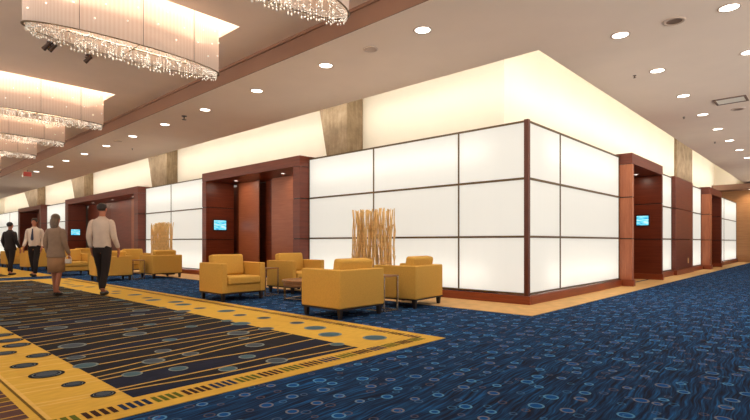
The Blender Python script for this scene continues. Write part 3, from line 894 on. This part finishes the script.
# ------------------------------------------------------------------ branch screens
def branch_mesh(seed, h):
    r = random.Random(seed); bm = bmesh.new()
    n = 9; pts = []; x = y = 0.0
    for i in range(n):
        pts.append(Vector((x, y, h*i/(n-1))))
        x += r.uniform(-0.022, 0.022); y += r.uniform(-0.022, 0.022)
        x *= 0.8; y *= 0.8
    rad = r.uniform(0.011, 0.019)
    rings = []
    for i, p in enumerate(pts):
        rr = rad*(1-0.35*i/n)*r.uniform(0.9, 1.15)
        rings.append([bm.verts.new(p+Vector((rr*math.cos(k*PI/3), rr*math.sin(k*PI/3), 0))) for k in range(6)])
    for a, b in zip(rings, rings[1:]):
        for k in range(6): bm.faces.new((a[k], a[(k+1) % 6], b[(k+1) % 6], b[k]))
    bm.faces.new(rings[0][::-1]); bm.faces.new(rings[-1])
    for _ in range(2):
        i = r.randrange(3, n-2); p = pts[i]; a = r.uniform(0, 2*PI)
        tube(bm, p, p+Vector((0.045*math.cos(a), 0.045*math.sin(a), 0.14)), rad*0.55, rad*0.3, 5)
    me = bpy.data.meshes.new('branch'); bm.to_mesh(me); bm.free(); me.materials.append(M['branch'])
    for p in me.polygons: p.use_smooth = True
    return me
def branch_screen(loc, w, h, label, n, seed):
    t = thing('branch_screen', label, 'branch screen', loc, 0, 'screens of upright peeled branches')
    boxes('base_tray', [((-w/2-0.03, -0.13, 0.0), (w/2+0.03, 0.13, 0.06))], M['dark_leg'], t, 0.004, 1)
    r = random.Random(seed)
    meshes = [branch_mesh(seed*10+k, h*(0.95+0.05*r.random())-0.06) for k in range(8)]
    rows = 3; per = n//rows
    for j in range(rows):
        for i in range(per):
            o = bpy.data.objects.new('branch', meshes[r.randrange(8)]); COL.objects.link(o); o.parent = t
            o.location = (-w/2+w*(i+0.5)/per+r.uniform(-0.012, 0.012)+(j-1)*w/per/3, (j-1)*0.08+r.uniform(-0.02, 0.02), 0.06)
            o.rotation_euler = (r.uniform(-0.015, 0.015), r.uniform(-0.02, 0.02), r.uniform(0, 2*PI))
    return t
branch_screen((-3.0, -0.70, 0.006), 1.06, 1.76, 'upright screen of peeled branches before the long lit wall, behind the near armchairs', 69, 1)
branch_screen((-12.8, -0.70, 0.006), 1.36, 1.74, 'upright screen of peeled branches at left, before the panel wall between portals', 69, 2)

# ------------------------------------------------------------------ people
def skin_mesh(name, verts, edges, mat, parent, sub=2, root=0):
    me = bpy.data.meshes.new(name)
    me.from_pydata([v[:3] for v in verts], edges, []); me.materials.append(mat)
    o = bpy.data.objects.new(name, me); COL.objects.link(o)
    if parent is not None: o.parent = parent
    sk = o.modifiers.new('skin', 'SKIN'); sk.use_smooth_shade = True
    lay = me.skin_vertices[0].data
    for i, v in enumerate(verts):
        r = v[3]; r2 = v[4] if len(v) > 4 else r
        lay[i].radius = (r, r2); lay[i].use_root = (i == root)
    ss = o.modifiers.new('sub', 'SUBSURF'); ss.levels = sub; ss.render_levels = sub
    return o

def ball(bm, c, s, u=16, v=10, rot=None):
    mt = Matrix.Translation(c) @ (rot or Matrix.Identity(4)) @ Matrix.Diagonal((s[0], s[1], s[2], 1))
    bmesh.ops.create_uvsphere(bm, u_segments=u, v_segments=v, radius=1.0, matrix=mt)

def person(name, loc, rz, h, label, stride, top, bottom, hair, skirt=False, tie=False, longhair=False, sleeves='long', jacket=False, elbow=0.10, female=False):
    """figure standing at loc, facing local -y; stride = half step length in metres"""
    k = h/1.78
    hip_z, kn_z, an_z = 0.93*k, 0.50*k, 0.085*k
    sw = (0.155 if female else 0.185)*k; hw = 0.095*k
    V = []; Ed = []
    def add(x, y, z, r, prev=None, r2=None):
        V.append((x, y, z, r, r2 if r2 else r)); i = len(V)-1
        if prev is not None: Ed.append((prev, i))
        return i
    pel = add(0, 0, hip_z+0.03*k, 0.125*k, None, 0.10*k)
    wst = add(0, 0.0, 1.12*k, (0.105 if female else 0.125)*k, pel, 0.09*k)
    chs = add(0, 0.01*k, 1.33*k, (0.12 if female else 0.145)*k, wst, 0.10*k)
    nb = add(0, 0.01*k, 1.48*k, 0.065*k, chs)
    nk = add(0, 0.0, 1.545*k, 0.052*k, nb)
    hd = add(0, -0.012*k, 1.60*k, 0.062*k, nk)
    hd2 = add(0, -0.015*k, 1.665*k, 0.075*k, hd, 0.09*k)
    hd3 = add(0, -0.01*k, 1.725*k, 0.068*k, hd2, 0.085*k)
    legs = []; arms = []
    for s in (-1, 1):
        st_ = stride*s
        h0 = add(s*hw, 0, hip_z-0.05*k, 0.088*k, pel)
        kn = add(s*hw*0.95, -st_*0.5-0.03*k, kn_z, 0.058*k, h0)
        lift = 0.05*k if st_ < 0 else 0.0
        an = add(s*hw*0.9, -st_, an_z+lift, 0.038*k, kn)
        ft = add(s*hw*1.05, -st_-0.13*k, 0.03*k+lift*0.3, 0.030*k, an)
        legs.append((h0, kn, an, ft))
        sh = add(s*sw, 0.01*k, 1.42*k, 0.058*k, chs)
        sg = -st_*0.4
        el = add(s*(sw+0.035*k), -sg*0.6+0.03*k, 1.14*k, 0.043*k, sh)
        wr = add(s*(sw+0.045*k), -sg-elbow*k, 0.90*k, 0.028*k, el)
        pm_ = add(s*(sw+0.04*k), -sg-(elbow+0.02)*k, 0.835*k, 0.024*k, wr, 0.036*k)
        arms.append((sh, el, wr))
        px_, py_, pz_ = V[pm_][:3]
        for q, (dy, ln) in enumerate(((-0.028, 0.066), (-0.010, 0.075), (0.009, 0.07), (0.026, 0.055))):
            f1 = add(px_-s*0.004*k, py_+dy*k, pz_-0.035*k, 0.0085*k, pm_)
            f2 = add(px_-s*0.012*k, py_+dy*k-0.004*k, pz_-0.035*k-ln*0.55*k, 0.008*k, f1)
            add(px_-s*0.026*k, py_+dy*k-0.008*k, pz_-0.035*k-ln*k, 0.007*k, f2)
        t1 = add(px_-s*0.008*k, py_-0.04*k, pz_+0.012*k, 0.010*k, wr)
        add(px_-s*0.014*k, py_-0.052*k, pz_-0.03*k, 0.0085*k, t1)
    body = skin_mesh(name, V, Ed, M['skin'], None, 1)
    body.location = loc; body.rotation_euler = (0, 0, rz)
    tag(body, label, 'person')
    # face
    bm = bmesh.new()
    ball(bm, (0, -0.108*k, 1.645*k), (0.013*k, 0.018*k, 0.024*k), 10, 6)
    for s in (-1, 1): ball(bm, (s*0.078*k, 0.0, 1.655*k), (0.010*k, 0.02*k, 0.032*k), 8, 6)
    finish(bm, 'nose_and_ears', M['skin'], body, smooth=True)
    bm = bmesh.new()
    for s in (-1, 1): ball(bm, (s*0.031*k, -0.094*k, 1.672*k), (0.012*k, 0.008*k, 0.007*k), 8, 6)
    finish(bm, 'eyes', M['hair_dark'], body, smooth=True)
    bm = bmesh.new(); ball(bm, (0, -0.092*k, 1.602*k), (0.024*k, 0.01*k, 0.006*k), 8, 6)
    finish(bm, 'mouth', mottled('lips', rgb(140, 70, 60), 0.05), body, smooth=True)
    # hair
    bm = bmesh.new(); ball(bm, (0, 0.012*k, 1.70*k), (0.084*k, 0.098*k, 0.088*k), 18, 12)
    for v in list(bm.verts):
        if v.co.y < -0.05*k and v.co.z < 1.715*k: v.co.y = -0.05*k
        if v.co.z < 1.63*k: v.co.z = 1.63*k
    if longhair: ball(bm, (0, 0.06*k, 1.58*k), (0.09*k, 0.055*k, 0.15*k), 16, 10)
    finish(bm, 'hair', M[hair], body, smooth=True)
    # trousers or skirt
    def sub(ids, grow, extra=None):
        mp = {}; vv = []; ee = []
        for i in ids:
            mp[i] = len(vv); q = V[i]; vv.append((q[0], q[1], q[2], q[3]+grow, q[4]+grow))
        for a, b in Ed:
            if a in mp and b in mp: ee.append((mp[a], mp[b]))
        return vv, ee, mp
    if not skirt:
        vv, ee, mp = sub([pel, legs[0][0], legs[0][1], legs[0][2], legs[1][0], legs[1][1], legs[1][2]], 0.014*k)
        for lg in legs:
            i = mp[lg[2]]; q = vv[i]; vv[i] = (q[0], q[1], q[2], 0.058*k, 0.058*k)
        vv.append((0, 0, 1.05*k, 0.135*k, 0.11*k)); ee.append((0, len(vv)-1))
        skin_mesh('trousers', vv, ee, M[bottom], body, 2)
    else:
        bm = bmesh.new()
        lathe(bm, [(0.110*k, 1.06*k), (0.145*k, 0.93*k), (0.170*k, 0.80*k), (0.165*k, 0.52*k), (0.155*k, 0.52*k), (0.16*k, 0.80*k)], 24, 0, -0.01, 1.0, 0.92)
        finish(bm, 'skirt', M[bottom], body, smooth=True)
    for s, lg in zip((-1, 1), legs):
        q = V[lg[2]]; f = V[lg[3]]
        bm = bmesh.new()
        ball(bm, ((q[0]+f[0])/2, (q[1]+f[1])/2-0.01*k, max(0.04*k, f[2]+0.012*k)), (0.045*k, 0.135*k, 0.042*k), 14, 8)
        for v in bm.verts:
            if v.co.z < 0.002: v.co.z = 0.002
        finish(bm, 'shoe', M['shoe'], body, smooth=True)
    # shirt or jacket: lofted torso, sleeves along the arms
    fw = 0.88 if female else 1.0
    prof = [(0.84, 0.186, 0.172, -0.01), (0.95, 0.180, 0.150, -0.005), (1.08, 0.150*(0.95 if female else 1.06), 0.118, 0), (1.28, 0.178*fw, 0.135, 0.004), (1.38, 0.198*fw, 0.125, 0.008),
            (1.44, 0.185*fw, 0.105, 0.01), (1.475, 0.125*fw, 0.085, 0.01), (1.505, 0.068, 0.068, 0.004), (1.525, 0.062, 0.062, 0.0)]
    if not jacket: prof = [(0.92, 0.172, 0.128, 0)] + prof[2:]
    bm = bmesh.new(); n = 28; rings = []
    for z, rx, ry, yo in prof:
        rings.append([bm.verts.new((rx*k*math.cos(2*PI*i/n), (ry*math.sin(2*PI*i/n)+yo)*k, z*k)) for i in range(n)])
    for a, b in zip(rings, rings[1:]):
        for i in range(n): bm.faces.new((a[i], a[(i+1) % n], b[(i+1) % n], b[i]))
    o = finish(bm, 'jacket' if jacket else 'shirt', M[top], body, smooth=True)
    so = o.modifiers.new('thick', 'SOLIDIFY'); so.thickness = 0.008; so.offset = -1
    o.modifiers.new('sub', 'SUBSURF').render_levels = 1
    for a in arms:
        vv = [(V[q][0], V[q][1], V[q][2], V[q][3]+0.016*k, V[q][4]+0.016*k) for q in a]
        vv[2] = (vv[2][0], vv[2][1], vv[2][2]+0.01*k, 0.042*k, 0.042*k)
        sx = vv[0][0]; vv.insert(0, (sx*0.62, vv[0][1], vv[0][2]+0.0*k, 0.062*k, 0.062*k))
        skin_mesh('sleeve', vv, [(0, 1), (1, 2), (2, 3)], M[top], body, 2)
    if tie:
        bm = bmesh.new()
        p = [(-0.022, 1.46), (0.022, 1.46), (0.014, 1.425), (0.042, 1.14), (0.0, 1.09), (-0.042, 1.14), (-0.014, 1.425)]
        a = [bm.verts.new((x*k, -0.085*k-(0.062*k if z < 1.4 else 0.034*k), z*k)) for x, z in p]
        b = [bm.verts.new((x*k, -0.075*k-(0.062*k if z < 1.4 else 0.034*k), z*k)) for x, z in p]
        bm.faces.new(a); bm.faces.new(b[::-1])
        for i in range(7): bm.faces.new((a[i], a[(i+1) % 7], b[(i+1) % 7], b[i]))
        finish(bm, 'tie', M['tie'], body)
    return body, k, sw
away = math.radians(90+42.9+90)      # facing away from the viewer along the row
person('person', (-6.80, -4.52, 0.012), math.radians(222), 1.84, 'man seen from behind in a white shirt and black trousers, walking away', 0.16, 'shirt', 'suit', 'hair_dark')
person('person', (-14.2, -4.02, 0.012), math.radians(52), 1.80, 'man in a white shirt and dark tie walking forward at left', 0.14, 'shirt', 'suit', 'hair_dark', tie=True)
person('person', (-15.3, -4.43, 0.012), math.radians(215), 1.70, 'person in black jacket and trousers at the left edge', 0.12, 'suit', 'suit', 'hair_dark', jacket=True)
w, k, sw = person('person', (-7.35, -5.18, 0.012), math.radians(222), 1.62, 'woman in a grey brown jacket and tan skirt walking away', 0.10, 'jacket', 'skirt', 'hair_ash', skirt=True, longhair=True, jacket=True, female=True)

# small white bag in the woman's hand
t = thing('handbag', 'small white handbag hanging from the right hand of the woman in the tan skirt', 'bag', (-7.14, -5.02, 0.62), math.radians(40))
boxes('bag_body', [((-0.06, -0.025, 0.04), (0.06, 0.025, 0.13))], M['bag'], t, 0.012, 2)
bm = bmesh.new()
for q in range(8):
    a, b = PI*q/8, PI*(q+1)/8
    tube(bm, (0.06*math.cos(a), 0, 0.128+0.06*math.sin(a)), (0.06*math.cos(b), 0, 0.128+0.06*math.sin(b)), 0.005, n=6)
finish(bm, 'bag_handle', M['bag'], t, smooth=True)
